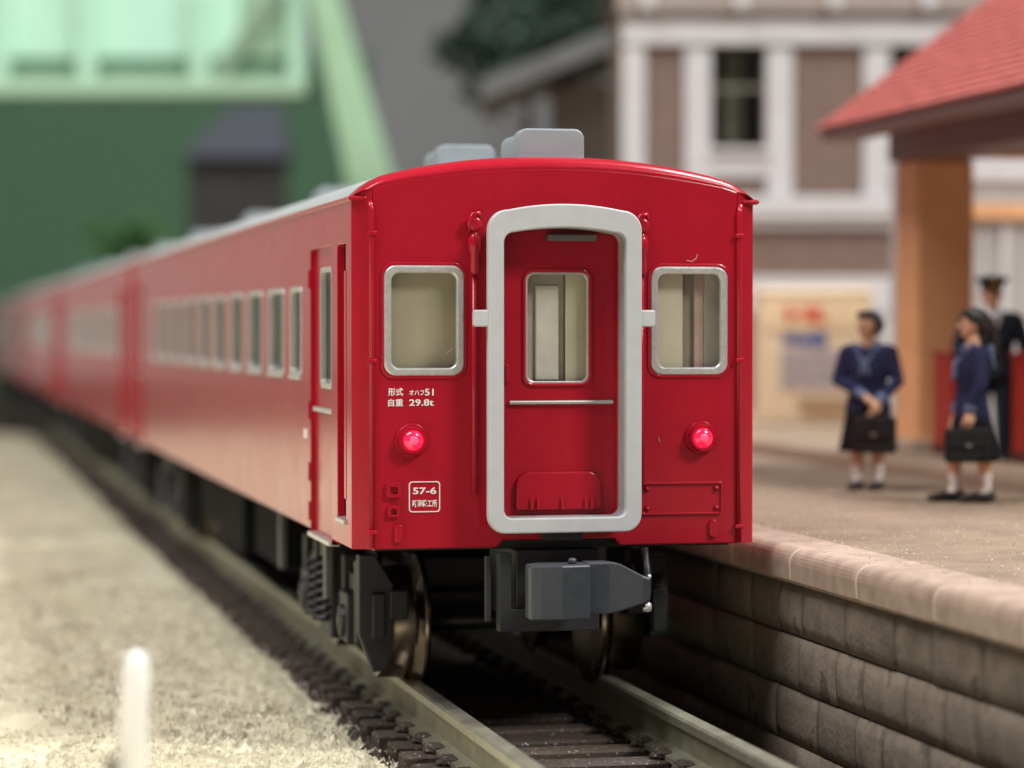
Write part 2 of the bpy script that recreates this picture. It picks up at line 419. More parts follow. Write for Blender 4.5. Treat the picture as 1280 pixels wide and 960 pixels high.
obj('ceiling_panel', bx(-1.36, 1.36, .20, LEN-.2, 3.47, 3.50), BEIGE, coach)
obj('interior_panel', bx(-1.3, 1.3, 2.3, 2.35, 1.3, 3.45), BEIGE, coach)
bm = bmesh.new()
for k in range(12):
    for s in (-1, 1): box(bm, s*.95-.4, s*.95+.4, 3.4+1.2*k, 3.55+1.2*k, 1.3, 2.45)
obj('seat_rows', bm, mat('seat_blue', (.06, .05, .06), .8), coach, bevel=.02)
# ---- end details
for s in (-1, 1):
    wf = obj('end_window', pr([rrect(s*.952, 2.70, .282, .382, .085, 7), rrect(s*.952, 2.70, .228, .328, .055, 7)], FACE, -.022, .03), SILVER, coach, bevel=.014, seg=3)
    obj('pane', pr([rrect(s*.952, 2.70, .24, .34, .06)], FACE, .012, .018), GLASS, wf)
    obj('window_surround', pr([rrect(s*.952, 2.70, .305, .405, .10, 7), rrect(s*.952, 2.70, .278, .378, .085, 7)], FACE, -.012, .02), RED, wf, bevel=.009)
    # tail lamp
    tl = obj('tail_lamp', lathe([(.118, .0), (.118, -.018), (.108, -.030), (.098, -.030), (.096, -.045), (.092, -.070), (.088, -.080), (.080, -.080), (.074, -.07), (.074, -.02)], 40, 'y', (s*1.038, 0, 1.873)), RED, coach, smooth=True)
    md = tl.modifiers.new('edges', 'EDGE_SPLIT'); md.split_angle = R_(50)
    obj('lens', lathe([(.073, -.04), (.073, -.07), (.062, -.088), (.038, -.100), (.002, -.105)], 32, 'y', (s*1.038, 0, 1.873)), LENS, tl, smooth=True)
    obj('lens_core', lathe([(.034, -.09), (.030, -.1035), (.015, -.1075), (.001, -.109)], 20, 'y', (s*1.038, 0, 1.873)), LENSC, tl, smooth=True)
    # rain pipe down the corner
    rp = obj('rain_pipe', tb([(s*1.318, -.012, ZB+.01), (s*1.318, -.012, 3.46), (s*1.33, .0, 3.52)], .020, 10), RED, coach, smooth=True)
    for z_ in (1.24, 2.42, 3.30):
        obj('pipe_clip', bx(s*1.318-.032, s*1.318+.032, -.04, .005, z_-.016, z_+.016), RED, rp, bevel=.008)
    # marker bracket and conduit beside the gangway
    mb = obj('marker_bracket', lathe([(.028, 3.02), (.034, 3.05), (.034, 3.17), (.046, 3.19), (.046, 3.27), (.034, 3.29), (.022, 3.31), (.022, 3.335)], 16, 'z', (s*.600, -.035, 0)), RED, coach, smooth=True)
    obj('bracket_ring', lathe([(.018, -.075), (.045, -.075), (.052, -.06), (.052, -.01), (.018, -.01)], 16, 'y', (s*.600, 0, 3.37)), RED, mb, smooth=True)
    obj('bracket_hook', tb([(s*.600-.035, -.05, 3.32), (s*.600-.045, -.07, 3.38), (s*.600-.02, -.07, 3.435), (s*.600+.025, -.06, 3.445), (s*.600+.045, -.05, 3.40)], .016, 8), RED, mb, smooth=True)
    obj('conduit', tb([(s*.600, -.02, 1.5), (s*.600, -.02, 3.05)], .020, 8), RED, mb, smooth=True)
    obj('lifting_lug', pr([rrect(s*1.13, 1.228, .030, .065, .028)], FACE, -.028, .01), RED, coach, bevel=.008)
# gangway frame
def arch(hw, z0, zs, zt, r0, rt):
    L = [(-hw+r0-r0*math.cos(R_(a)), z0+r0-r0*math.sin(R_(a))) for a in range(0, 91, 15)]
    L += [(hw-r0+r0*math.sin(R_(a)), z0+r0-r0*math.cos(R_(a))) for a in range(0, 91, 15)]
    k = .26; zc = zt - k*(hw-rt)**2
    L += [(hw-rt+rt*math.cos(R_(a)), zc-rt+rt*math.sin(R_(a))) for a in range(0, 81, 10)]
    L += [((hw-rt)*(1-i/12), zt-k*((hw-rt)*(1-i/12))**2) for i in range(0, 25)]
    L += [(-hw+rt-rt*math.sin(R_(a)), zc-rt+rt*math.cos(R_(a))) for a in range(10, 91, 10)]
    return L
gf = obj('gangway_frame', pr([arch(.545, 1.232, 0, 3.505, .12, .14), arch(.434, 1.337, 0, 3.342, .06, .07)], FACE, -.245, -.165), GREYPL, coach, bevel=.012, seg=3)
obj('bellows', pr([arch(.492, 1.285, 0, 3.45, .10, .12), arch(.4355, 1.3385, 0, 3.3405, .06, .07)], FACE, -.163, -.004), mat('bellows_grey', (.36, .37, .38), .5), gf)
for s in (-1, 1):
    obj('frame_tab', pr([rrect(s*.585, 2.715, .060, .058, .018)], FACE, -.235, -.17), GREYPL, gf, bevel=.01)
obj('frame_foot', bx(-.13, .13, -.20, .0, 1.18, 1.236), BLACK, gf)
obj('frame_latch', bx(-.09, .26, -.10, .02, 3.255, 3.30), mat('latch_grey', (.12, .11, .11), .5), gf, bevel=.01)
# gangway door
gd = obj('gangway_door', pr([rrect(0, 2.35, .45, 1.04, .05), rrect(.003, 2.65, .232, .393, .06)], FACE, .030, .075), RED, coach, bevel=.008)
obj('door_window_frame', pr([rrect(.003, 2.65, .250, .411, .075, 7), rrect(.003, 2.65, .226, .387, .055, 7)], FACE, .012, .05), RED, gd, bevel=.01)
obj('window_gasket', pr([rrect(.003, 2.65, .232, .393, .06, 7), rrect(.003, 2.65, .212, .373, .05, 7)], FACE, .028, .06), SILVER, gd, bevel=.006)
obj('pane', pr([rrect(.003, 2.65, .23, .39, .06)], FACE, .042, .048), GLASS, gd)
obj('hand_bar', bx(-.345, .405, .0, .032, 2.115, 2.142), SILVER, gd, bevel=.009)
obj('door_handle', pr([rrect(-.362, 2.33, .016, .065, .014)], FACE, -.01, .035), RED, gd, bevel=.006)
fp = [(-.30, 1.375), (.315, 1.375), (.315, 1.50)] + [(.215+.10*math.cos(R_(a)), 1.545+.10*math.sin(R_(a))) for a in range(0, 91, 15)] + [(-.20+.10*math.cos(R_(a)), 1.545+.10*math.sin(R_(a))) for a in range(90, 181, 15)]
fpl = obj('fall_plate', pr([fp], FACE, -.012, .035), RED, gd, bevel=.014)
for x_ in (-.19, -.145, .03, .20, .245):
    obj('rib', bx(x_-.012, x_+.012, -.032, .0, 1.378, 1.46), RED, fpl, bevel=.006)
# relief panel on the right, steps on the left
rp = obj('relief_panel', pr([rrect(.90, 1.445, .305, .118, .03), rrect(.90, 1.445, .285, .098, .02)], FACE, -.016, .01), RED, coach, bevel=.007)
for x_ in (.645, 1.155):
    for z_ in (1.375, 1.515): obj('rivet', lathe([(.02, 0), (.02, -.014), (.012, -.024), (.001, -.026)], 10, 'y', (x_, 0, z_)), RED, rp, smooth=True)
for cz, hh in ((1.532, .052), (1.385, .040)):
    sf = obj('step_bracket', pr([rrect(-1.166, cz, hh, hh, .006, 2), rrect(-1.166, cz-.004, hh*.5, hh*.5, .004, 2)], FACE, -.030, .005), RED, coach, bevel=.006)
# lettering
text('type_lettering', '形式', .06, (-1.203, -.004, 2.180), WHITEP, coach, (.105, .055), bold=.0010)
text('type_lettering', 'オハフ', .05, (-1.055, -.004, 2.184), WHITEP, coach, (.105, .036), bold=.001)
text('type_lettering', '51', .06, (-.945, -.004, 2.181), WHITEP, coach, (.062, .047), bold=.0010)
text('weight_lettering', '自重', .06, (-1.203, -.004, 2.107), WHITEP, coach, (.105, .052), bold=.0010)
text('weight_lettering', '29.8t', .06, (-1.055, -.004, 2.110), WHITEP, coach, (.172, .046), bold=.0010)
npf = obj('number_plate', pr([rrect(-.948, 1.480, .110, .107, .024), rrect(-.948, 1.480, .103, .100, .019)], FACE, -.006, .004), WHITEP, coach)
text('plate_lettering', '57-6', .08, (-1.030, -.004, 1.498), WHITEP, npf, (.165, .048), bold=.0016)
text('plate_lettering', '新潟鐵工所', .05, (-1.035, -.004, 1.408), WHITEP, npf, (.175, .052), bold=.0010)
for pts in (((.93, -.01, 3.125), (.97, -.014, 3.118), (1.00, -.018, 3.14), (1.01, -.02, 3.17)), ((.44, -.01, 3.40), (.452, -.014, 3.38), (.48, -.016, 3.37)), ((-.80, -.005, 2.47), (-.77, -.006, 2.49), (-.755, -.007, 2.505)), ((.73, -.006, 1.88), (.735, -.008, 1.85), (.745, -.006, 1.845))):
    obj('lint_fibre', tb(pts, .0022, 5), LINT, coach)
# underframe, steps, equipment
obj('underframe', bx(-1.28, 1.28, .12, LEN-.12, ZB-.02, ZB+.10), BLACK, coach)
for (y0, y1, x0, x1, z0) in ((6.2, 8.0, -1.15, -.5, .45), (8.6, 10.9, -1.2, -.45, .38), (11.4, 13.2, -1.15, -.5, .5), (6.4, 9.4, .5, 1.15, .42), (10, 12.6, .5, 1.15, .4)):
    obj('equipment_box', bx(x0, x1, y0, y1, z0, ZB), mat('equipment_black', (.010, .011, .012), .85, spec=.15, var=.3, vscale=4), coach, bevel=.03)
for y in (2.30, 5.0):
    obj('step_hanger', bx(-1.30, -1.24, y, y+.14, .55, ZB), mat('hanger_grey', (.10, .105, .10), .5), coach, bevel=.01)
# draft gear under the end
obj('draft_plate', pr([[(-.43, 1.08), (-.43, .53), (.29, .53), (.29, .69), (-.34, .69), (-.34, 1.08)]], FACE, -.05, .06), BOGIE, coach, bevel=.008)
obj('draft_box', bx(-.30, .30, .0, .9, .60, 1.10), BLACK, coach, bevel=.01)
obj('guard_plate', bx(-.515, -.475, .0, .05, .60, 1.06), BOGIE, coach, bevel=.006)
obj('coupler_shank', bx(-.12, .16, -.55, .2, .74, .98), BLACK, coach, bevel=.02)
kn = obj('coupler_knuckle', pr([[(-.345, -.60), (-.335, -.655), (-.27, -.675), (-.13, -.70), (.075, -.665), (.085, -.42), (-.25, -.40), (-.34, -.48)]], PLAN, .675, 1.045), DGREY, coach, bevel=.012)
obj('knuckle_pin', lathe([(.03, 1.04), (.03, 1.075), (.015, 1.085)], 12, 'z', (-.03, -.56, 0)), DGREY, kn, smooth=True)
bm = bmesh.new()
sec = [(.06, -.44, -.60, .70, 1.055), (.22, -.44, -.60, .70, 1.055), (.30, -.44, -.62, .72, 1.04), (.44, -.50, -.66, .77, .965), (.495, -.52, -.66, .79, .945)]
rg = [[bm.verts.new(p) for p in ((x, yb, z0), (x, yf, z0), (x, yf, z1), (x, yb, z1))] for x, yb, yf, z0, z1 in sec]
for i in range(len(rg)-1):
    for k in range(4): bm.faces.new((rg[i][k], rg[i][(k+1) % 4], rg[i+1][(k+1) % 4], rg[i+1][k]))
bm.faces.new(rg[0]); bm.faces.new(rg[-1])
obj('coupler_guard_arm', bm, DGREY, coach, bevel=.012)
ah = obj('air_hose', tb([(.60, -.1, 1.1), (.60, -.18, .95), (.60, -.2, .80), (.57, -.2, .70)], .028, 10), BLACK, coach, smooth=True)
obj('hose_tip', lathe([(.03, .67), (.034, .69), (.034, .72), (.02, .735)], 12, 'z', (.595, -.2, 0)), SILVER, ah, smooth=True)
obj('hose_tip', lathe([(.012, .90), (.016, .91), (.012, .93)], 8, 'z', (.605, -.22, 0)), SILVER, ah, smooth=True)
# bogies
def bogie(yc):
    root = obj('bogie', bx(-.55, .55, -.35, .35, .35, .85), BLACK, coach, bevel=.02, loc=(0, yc, 0))
    for s in (-1, 1):
        bm = bmesh.new()
        pl = [(-1.55, .50), (-1.45, .78), (-.8, .80), (-.45, .60), (.45, .60), (.8, .80), (1.45, .78), (1.55, .50), (1.3, .42), (.75, .50), (.4, .36), (-.4, .36), (-.75, .50), (-1.3, .42)]
        prism(bm, [pl], SIDE, s*1.02, s*1.16)
        for ya in (-1.05, 1.05):
            box(bm, *sorted((s*1.0, s*1.24)), ya-.19, ya+.19, .28, .66)
            box(bm, *sorted((s*1.06, s*1.2)), ya-.38, ya-.24, .30, .92)
            box(bm, *sorted((s*1.06, s*1.2)), ya+.24, ya+.38, .30, .92)
            box(bm, *sorted((s*1.02, s*1.12)), ya-.62, ya-.50, .36, .70)
        box(bm, *sorted((s*1.0, s*1.22)), -.30, .30, .22, 1.0)
        sf = obj('side_frame', bm, BOGIE, root, bevel=.015)
        for ya in (-.22, .22):
            b2 = bmesh.new()
            for q in range(7):
                z_ = .34+.07*q
                tube(b2, [(s*1.27+.075*math.cos(a*.785), ya+.075*math.sin(a*.785), z_+.008*a) for a in range(9)], .018, 5)
            obj('coil_spring', b2, BOGIE, sf)
        for ya in (-1.05, 1.05):
            obj('axle_box_cover', lathe([(.13, s*1.235), (.12, s*1.27), (.05, s*1.285)], 14, 'x', (0, ya, .44)), BOGIE, sf)
    # end beam and brake shoes nearest the coupler
    obj('end_beam', bx(-1.0, 1.0, -.62, -.52, .42, .60), BLACK, root, bevel=.01)
    for s in (-1, 1):
        pl = [(s*1.21, .98), (s*1.09, .98), (s*.955, .76), (s*.955, .30), (s*1.0, .13), (s*1.10, .11), (s*1.21, .40)]
        if s < 0: obj('axle_guard', pr([pl], FACE, -1.62, -1.48), BOGIE, root, bevel=.01)
        obj('brake_shoe', bx(*sorted((s*.84, s*.99)), -1.64, -1.53, .50, .72), BOGIE, root, bevel=.02)
    for ya in (-1.05, 1.05):
        ws = obj('axle', lathe([(.07, -.98), (.07, .98)], 14, 'x', (0, ya, .42)), BLACK, root, smooth=True)
        for s in (-1, 1):
            pf = [(.06, .98), (.30, .98), (.34, 1.0), (.41, .995), (.42, .98), (.425, .76), (.445, .735), (.51, .70), (.515, .68), (.50, .655), (.30, .66), (.06, .67)]
            obj('wheel', lathe([(r, s*x_) for r, x_ in pf], 48, 'x', (0, ya, .425)), BRASS, ws, smooth=True).modifiers.new('e', 'EDGE_SPLIT').split_angle = R_(35)
    return root
b1 = bogie(2.85)
b2 = copy_tree(b1, coach); b2.location = (0, LEN-2.85, 0)

# the other coaches of the train
ONLY_END = ('lint_fibre', 'type_lettering', 'weight_lettering', 'number_plate', 'air_hose', 'relief_panel', 'step_bracket', 'coupler_knuckle', 'coupler_guard_arm', 'tail_lamp', 'marker_bracket', 'knuckle_pin', 'step_hanger', 'data_plate')
for i, lab in enumerate(('second red coach of the train, coupled behind the nearest one', 'third red coach from the front of the picture, well out of focus',
                         'fourth red coach of the train, a small blur near the left edge', 'farthest red coach of the train, vanishing at the left edge')):
    c = copy_tree(coach, None, ONLY_END); c.location = (0, 20.05*(i+1), 0)
    tag(c, lab, 'coach', 'red coaches coupled in the train')

# ------------------------------------------------------------------ platform
PH = 1.10
CURB = mat('curb_stone', (.37, .262, .212), .55, var=.12, vscale=5, col2=(.42, .32, .25), bump=.12, bscale=45, bdist=.01, rand=.08)
MORTAR = mat('mortar_pale', (.66, .56, .45), .85, var=.1)
DECK = mat('platform_deck', (.25, .180, .125), .75, var=.2, vscale=2.2, bump=.7, bscale=55, bdist=.02, speck=(.40, .32, .25), speck_amt=.30, speck_scale=28)
BLOCK = mat('wall_stone', (.172, .138, .104), .85, var=.30, vscale=3.5, bump=.45, bscale=24, bdist=.025, rand=.16, speck=(.10, .08, .06), speck_amt=.36, speck_scale=3.5)
pf = empty('platform', (1.7, 0, -.45))
tag(pf, 'station platform with rounded stone edge and block wall beside the track', 'platform')
PX = lambda x: x-1.7
PZ = lambda z: z+.45
def pobj(name, bm, m, **k):
    bmesh.ops.translate(bm, verts=bm.verts, vec=(-1.7, 0, .45)); return obj(name, bm, m, pf, **k)
pobj('deck', bx(2.02, 30, -9, 72, .4, PH-.004), DECK)
pobj('wall_core', bx(1.80, 2.4, -9, 72, -.62, .848), mat('core_dark', (.10, .08, .06), .9))
pobj('curb_bed', pr([[(2.18, .852), (1.65, .852), (1.628, .88)] + [(1.621+.105-.105*math.cos(R_(a)), PH-.006-.105+.105*math.sin(R_(a))) for a in range(0, 91, 15)] + [(2.18, PH-.006)]], lambda u, v, w_: (u, w_, v), -9, 72), MORTAR)
def curb(n):
    bm = bmesh.new(); pl = []
    r = .105
    pl = [(2.10, .845), (1.645, .845), (1.622, .875)] + [(1.615+r-r*math.cos(R_(a)), PH-r+r*math.sin(R_(a))) for a in range(0, 91, 15)] + [(2.10, PH)]
    prism(bm, [pl], lambda u, v, w_: (u, w_, v), .016, 1.374)
    return bm
c0 = pobj('curb_stone', curb(0), CURB, bevel=.012)
for k in range(-6, 34):
    o = c0 if k == -6 else c0.copy()
    if o is not c0: COL.objects.link(o); o.parent = pf
    o.location = (random.uniform(-.004, .004), -.25+1.39*k, random.uniform(-.003, .002))
bl = []
for v_ in range(5):
    bm = bmesh.new(); n, m_ = 7, 4; L_, H_ = .84, .385
    rnd = random.Random(v_); g = []
    for i in range(n+1):
        row = []
        for j in range(m_+1):
            u, q = i/n, j/m_
            e = min(u, 1-u)*n; e2 = min(q, 1-q)*m_
            d = -.026*(.62+.38*(1-(1-min(1, e/1.3))**2))*(1-(1-min(1, e2/1.6))**2) - rnd.uniform(0, .014)*(1 if 0 < i < n and 0 < j < m_ else 0)
            row.append(bm.verts.new((d, .003+u*(L_-.006)+(rnd.uniform(-.01, .01) if 0 < i < n else 0), .008+q*(H_-.016))))
        g.append(row)
    for i in range(n):
        for j in range(m_): bm.faces.new((g[i][j], g[i+1][j], g[i+1][j+1], g[i][j+1]))
    bnd = [e for e in bm.edges if len(e.link_faces) == 1]
    ex = bmesh.ops.extrude_edge_only(bm, edges=bnd)
    for q in ex['geom']:
        if isinstance(q, bmesh.types.BMVert): q.co.x += .10
    me_o = obj('stone_block', bm, BLOCK, pf, smooth=True); bl.append(me_o)
first = [True]*5
for r_ in range(4):
    y = -8.6+random.uniform(0, .5)
    while y < 13:
        v_ = random.randrange(5); q = random.choice((.62, .8, .95, 1.1, 1.3))
        if first[v_]: o = bl[v_]; first[v_] = False
        else: o = bl[v_].copy(); COL.objects.link(o); o.parent = pf
        o.location = (1.725-1.7+random.uniform(-.012, .008), y, .845-.387*(r_+1)+.45)
        o.scale = (random.uniform(.6, 1.3), q, 1); y += .84*q
sp = [(1.72+abs(random.gauss(0, 1.5)), random.uniform(-6, 9), PH-.002) for _ in range(2600)]
gg = grains('platform_grit', sp, mat('grit', (.36, .29, .22), .6, var=.5, vscale=15, col2=(.50, .42, .34)), .006, .014)
gg['label'] = 'fine pale grit scattered over the platform near its edge'; gg['category'] = 'grit'
SLABZ = 1.25
slab = struct(obj('station_floor', bx(5.75, 28, 3.2, 60, PH-.10, SLABZ), mat('floor_stone', (.30, .22, .155), .8, var=.15, vscale=2, bump=.3, bscale=40), bevel=.05))

# ------------------------------------------------------------------ station shelter
ORANGE = mat('column_orange', (.80, .42, .20), .5, var=.08, vscale=4, bump=.1, bscale=30)
TILE = mat('roof_tile_red', (.47, .125, .11), .5, var=.25, vscale=7, bump=.2, bscale=50)
MAUVE = mat('fascia_mauve', (.21, .125, .12), .6, var=.1)
sh = empty('station_shelter', (7.0, 10.8, SLABZ))
tag(sh, 'platform shelter with red tiled roof standing on orange columns', 'shelter')
def sobj(name, bm, m, parent=sh, **k):
    bmesh.ops.translate(bm, verts=bm.verts, vec=(-7.0, -10.8, -SLABZ)); return obj(name, bm, m, parent, **k)
for (x, y) in ((7.0, 10.9), (7.0, 4.4), (11.0, 10.9), (11.0, 4.4)):
    c_ = sobj('column', bx(x-.35, x+.35, y-.35, y+.35, SLABZ, 4.56), ORANGE, bevel=.05)
    b_ = bx(x-.41, x+.41, y-.41, y+.41, SLABZ, SLABZ+.14); bmesh.ops.translate(b_, verts=b_.verts, vec=(-7.0, -10.8, -SLABZ)); obj('plinth', b_, mat('plinth_stone', (.42, .34, .26), .8), c_, bevel=.02)
EX, EZ, SL = 5.8, 4.96, .738
RX = 9.0; RZ = EZ+SL*(RX-EX)
rf = sobj('roof', pr([[(EX, EZ-.04), (RX, RZ-.04), (2*RX-EX, EZ-.04), (2*RX-EX, EZ-.16), (2*RX-EX-.4, EZ-.16), (RX, RZ-.42), (EX+.4, EZ-.16), (EX, EZ-.16)]], lambda u, v, w_: (u, w_, v), 3.6, 11.4), MAUVE, bevel=.02)
bm = bmesh.new()
ta = math.atan(SL); ca, sa = math.cos(ta), math.sin(ta)
rows = int(math.hypot(RX-EX, RZ-EZ)/.155)
for sgn in (1, -1):
    for i in range(rows+1):
        for j in range(int(7.9/.125)):
            a0 = i*.155-.03; a1 = a0+.19; y0 = 3.55+.125*j; y1 = y0+.118
            lift = random.uniform(0, .008)
            P = []
            for a, h in ((a0, .055+lift), (a1, .005)):
                for y_, dh in ((y0, 0), ((y0+y1)/2, .03), (y1, 0)):
                    X_ = EX + a*ca - (h+dh)*sa; Z_ = EZ-.04 + a*sa + (h+dh)*ca
                    P.append(bm.verts.new((X_ if sgn > 0 else 2*RX-X_, y_, Z_)))
            Q = [bm.verts.new((v.co.x+(sgn)*.02, v.co.y, v.co.z-.045)) for v in P[:3]]
            bm.faces.new((P[0], P[1], P[4], P[3])); bm.faces.new((P[1], P[2], P[5], P[4]))
            bm.faces.new((Q[0], Q[1], P[1], P[0])); bm.faces.new((Q[1], Q[2], P[2], P[1]))
bmesh.ops.translate(bm, verts=bm.verts, vec=(-7.0, -10.8, -SLABZ))
struct(obj('roof_tiles', bm, TILE, rf), 'stuff')
b_ = tb([(RX, 3.5, RZ+.03), (RX, 11.5, RZ+.03)], .12, 10); bmesh.ops.translate(b_, verts=b_.verts, vec=(-7.0, -10.8, -SLABZ)); obj('ridge_cap', b_, TILE, rf)
for x in (7.0, 11.0): sobj('beam', bx(x-.42, x-.16+.5, 3.8, 11.3, 4.562, 4.90), MAUVE, bevel=.02)
for y in (4.4, 10.9): sobj('cross_beam', bx(7.35, 10.57, y-.12, y+.12, 4.60, 4.85), ORANGE, bevel=.02)
GATE = mat('gate_red', (.33, .022, .014), .45, var=.1, vscale=5, bump=.05)
for (x, y, hx, hy, lab) in ((6.80, 9.72, .16, .30, 'red ticket barrier in front of the orange column'), (7.02, 7.75, .27, .30, 'red ticket barrier at the right edge, beside the uniformed man')):
    t = empty('ticket_barrier', (x, y, SLABZ)); tag(t, lab, 'barrier', 'red ticket barriers')
    obj('barrier_body', bx(-hx, hx, -hy, hy, 0, 1.10), GATE, t, bevel=.03)
    obj('barrier_cap', bx(-hx-.02, hx+.02, -hy-.02, hy+.02, 1.10, 1.15), GATE, t, bevel=.02)
    obj('kick_plate', bx(-hx-.008, hx+.008, -hy-.008, hy+.008, 0, .12), mat('kick_dark', (.08, .02, .015), .5), t)
# white panelled wall behind the shelter
WHITE = mat('trim_white', (.66, .66, .68), .5, var=.06, vscale=3)
pw = empty('panelled_wall', (11.5, 15.6, SLABZ)); tag(pw, 'pale panelled station wall with white frames behind the uniformed man', 'wall')
obj('wall_panel', bx(-3.2, 5, .0, .25, 0, 4.6), mat('panel_grey', (.46, .45, .45), .6, var=.08, vscale=2), pw)
for k in range(11): obj('frame_post', bx(-3.2+.72*k, -3.08+.72*k, -.06, -.002, 0, 2.85), WHITE, pw, bevel=.01)
obj('frame_rail', bx(-3.2, 5, -.16, -.064, 2.85, 3.05), ORANGE, pw, bevel=.01)
for z_ in (3.35, 4.2): obj('frame_rail', bx(-3.2, 5, -.06, -.002, z_, z_+.30), WHITE, pw, bevel=.01)

# ------------------------------------------------------------------ kiosk board on the platform
kq = empty('kiosk', (8.42, 19.3, SLABZ), -YAW); tag(kq, 'cream kiosk with red lettering and a blue banner between the coach and the column', 'kiosk')
KC = mat('kiosk_cream', (.92, .75, .52), .55, var=.05, vscale=3)
obj('cabinet', bx(-.84, .80, -.1, .7, 0, 1.86), KC, kq, bevel=.04)
obj('canopy', bx(-.88, .84, -.13, .74, 1.87, 1.98), KC, kq, bevel=.03)
KR = mat('kiosk_red', (.75, .13, .07), .5); KB = mat('kiosk_blue', (.05, .12, .42), .5); KG = mat('kiosk_grey', (.50, .46, .52), .6, var=.1)
sgn = obj('sign_board', bx(-.80, .76, -.13, -.102, 1.36, 1.84), mat('sign_cream', (.90, .70, .45), .5), kq, bevel=.01)
for (x0, x1, z0, z1) in ((-.45, -.36, 1.48, 1.72), (-.36, -.25, 1.56, 1.63), (-.2, -.14, 1.48, 1.7), (-.12, -.03, 1.5, 1.72), (-.02, .06, 1.48, 1.72), (.06, .14, 1.48, 1.56)):
    obj('red_lettering', bx(x0, x1, -.145, -.132, z0, z1), KR, sgn, bevel=.01)
for (x0, x1, z0, z1) in ((-.50, -.28, 1.18, 1.31), (-.26, -.08, 1.16, 1.30), (-.06, .14, 1.15, 1.33)):
    obj('blue_lettering', bx(x0, x1, -.125, -.102, z0, z1), KB, kq, bevel=.01)
for r_ in range(4):
    for k in range(7):
        obj('magazine', bx(-.52+.165*k, -.38+.165*k, -.125, -.102, .98-.155*r_, 1.105-.155*r_), KG, kq)
obj('counter', bx(-.30, .70, -.24, -.102, .30, .42), mat('counter_tan', (.5, .38, .26), .6), kq, bevel=.02)
# pink vending cabinet left of it, just peeping past the coach
vc = empty('vending_machine', (7.15, 20.6, SLABZ), -YAW); tag(vc, 'pink machine half hidden by the coach, left of the cream kiosk', 'machine')
obj('casing', bx(-.55, .28, -.1, .6, .08, 1.55), mat('vend_pink', (.60, .30, .24), .5), vc, bevel=.04)
obj('display', bx(-.48, .2, -.12, -.102, .85, 1.45), mat('vend_dark', (.09, .11, .10), .3), vc)
obj('base', bx(-.5, .22, -.06, .55, 0, .09), mat('vend_black', (.03, .03, .03), .6), vc)

# ------------------------------------------------------------------ brown house with white trim
D = 46.0; K = 3404/D
hx = lambda p: (p-640)/K
hz = lambda p: 2.644+(411-p)/K
ca_, sa_ = math.cos(YAW), math.sin(YAW)
def at(lat, dep, z): return (camo.location.x + ca_*lat + sa_*dep, camo.location.y - sa_*lat + ca_*dep, z)
BROWN = mat('house_brown', (.205, .140, .115), .75, var=.1, vscale=3, bump=.2, bscale=20)
HWHITE = mat('house_white', (.62, .62, .64), .55, var=.05, vscale=3)
hs = empty('house', at(0, D, PH), -YAW); tag(hs, 'brown house with white timber trim and sash windows behind the platform', 'house')
Z = lambda p: hz(p)-PH
def hb(name, x0, x1, yt, yb, y0, y1, m, parent=hs, bevel=.015):
    return obj(name, bx(hx(x0), hx(x1), y0, y1, Z(yb), Z(yt)), m, parent, bevel=bevel)
UNITS = [855+223*k for k in range(3)]       # repeated window bays
hol = []
for u in UNITS: hol.append([(hx(u+33), Z(190)), (hx(u+100), Z(190)), (hx(u+100), Z(58)), (hx(u+33), Z(58))])
ol = [(hx(780), 0), (hx(1560), 0), (hx(1560), Z(-20)), (hx(780), Z(-20))]
obj('wall', pr([ol]+hol, FACE, 0, .25), BROWN, hs)
obj('side_wall', bx(hx(780), hx(780)+.25, .252, 6.0, 0, Z(-20)), mat('house_brown_side', (.19, .13, .105), .8, var=.1), hs)
obj('room_wall', bx(hx(780)+.3, hx(1560), 1.8, 1.9, 0, Z(-20)), mat('room_olive', (.10, .10, .075), .7, var=.2, vscale=2), hs)
hb('corner_post', 777, 806, 20, 540, -.10, -.004, HWHITE)
hb('top_band', 777, 1560, 27, 58, -.16, -.102, HWHITE)
hb('middle_band', 777, 1560, 246, 272, -.24, -.104, HWHITE)
hb('middle_band_sill', 777, 1560, 272, 285, -.14, -.004, HWHITE)
hb('lower_band', 777, 1560, 346, 392, -.12, -.004, HWHITE)
hb('cornice', 770, 1560, -14, 20, -.30, -.004, mat('cornice_grey', (.36, .31, .28), .7, var=.08), bevel=.04)
for k in range(7):
    hb('corbel', 800+116*k, 816+116*k, -2, 16, -.42, -.302, HWHITE)
for u in UNITS:
    wn = hb('window', u, u+33, 60, 246, -.09, -.004, HWHITE)
    hb('window_post', u+102, u+135, 60, 246, -.09, -.004, HWHITE, wn)
    hb('apron', u+33, u+102, 192, 222, -.06, -.004, HWHITE, wn)
    hb('sill', u+31, u+104, 186, 193, -.16, .10, HWHITE, wn)
    hb('meeting_rail', u+33, u+100, 108, 113, .06, .12, mat('sash_olive', (.22, .23, .18), .5), wn)
    hb('pane', u+33, u+100, 60, 186, .09, .10, GLASS, wn, bevel=0)
    hb('curtain', u+52, u+75, 60, 190, .5, .55, mat('curtain_olive', (.20, .21, .16), .8), wn)
for px in (820, 1020, 1100):
    hb('ground_floor_post', px, px+20, 392, 540, -.08, -.004, HWHITE)
obj('roof', pr([[(hx(760), Z(-20)+.002), (hx(1580), Z(-20)+.002), (hx(1500), Z(-160)), (hx(850), Z(-160))]], FACE, -.35, 6.3), mat('slate', (.13, .13, .14), .7, var=.2, vscale=4), hs)
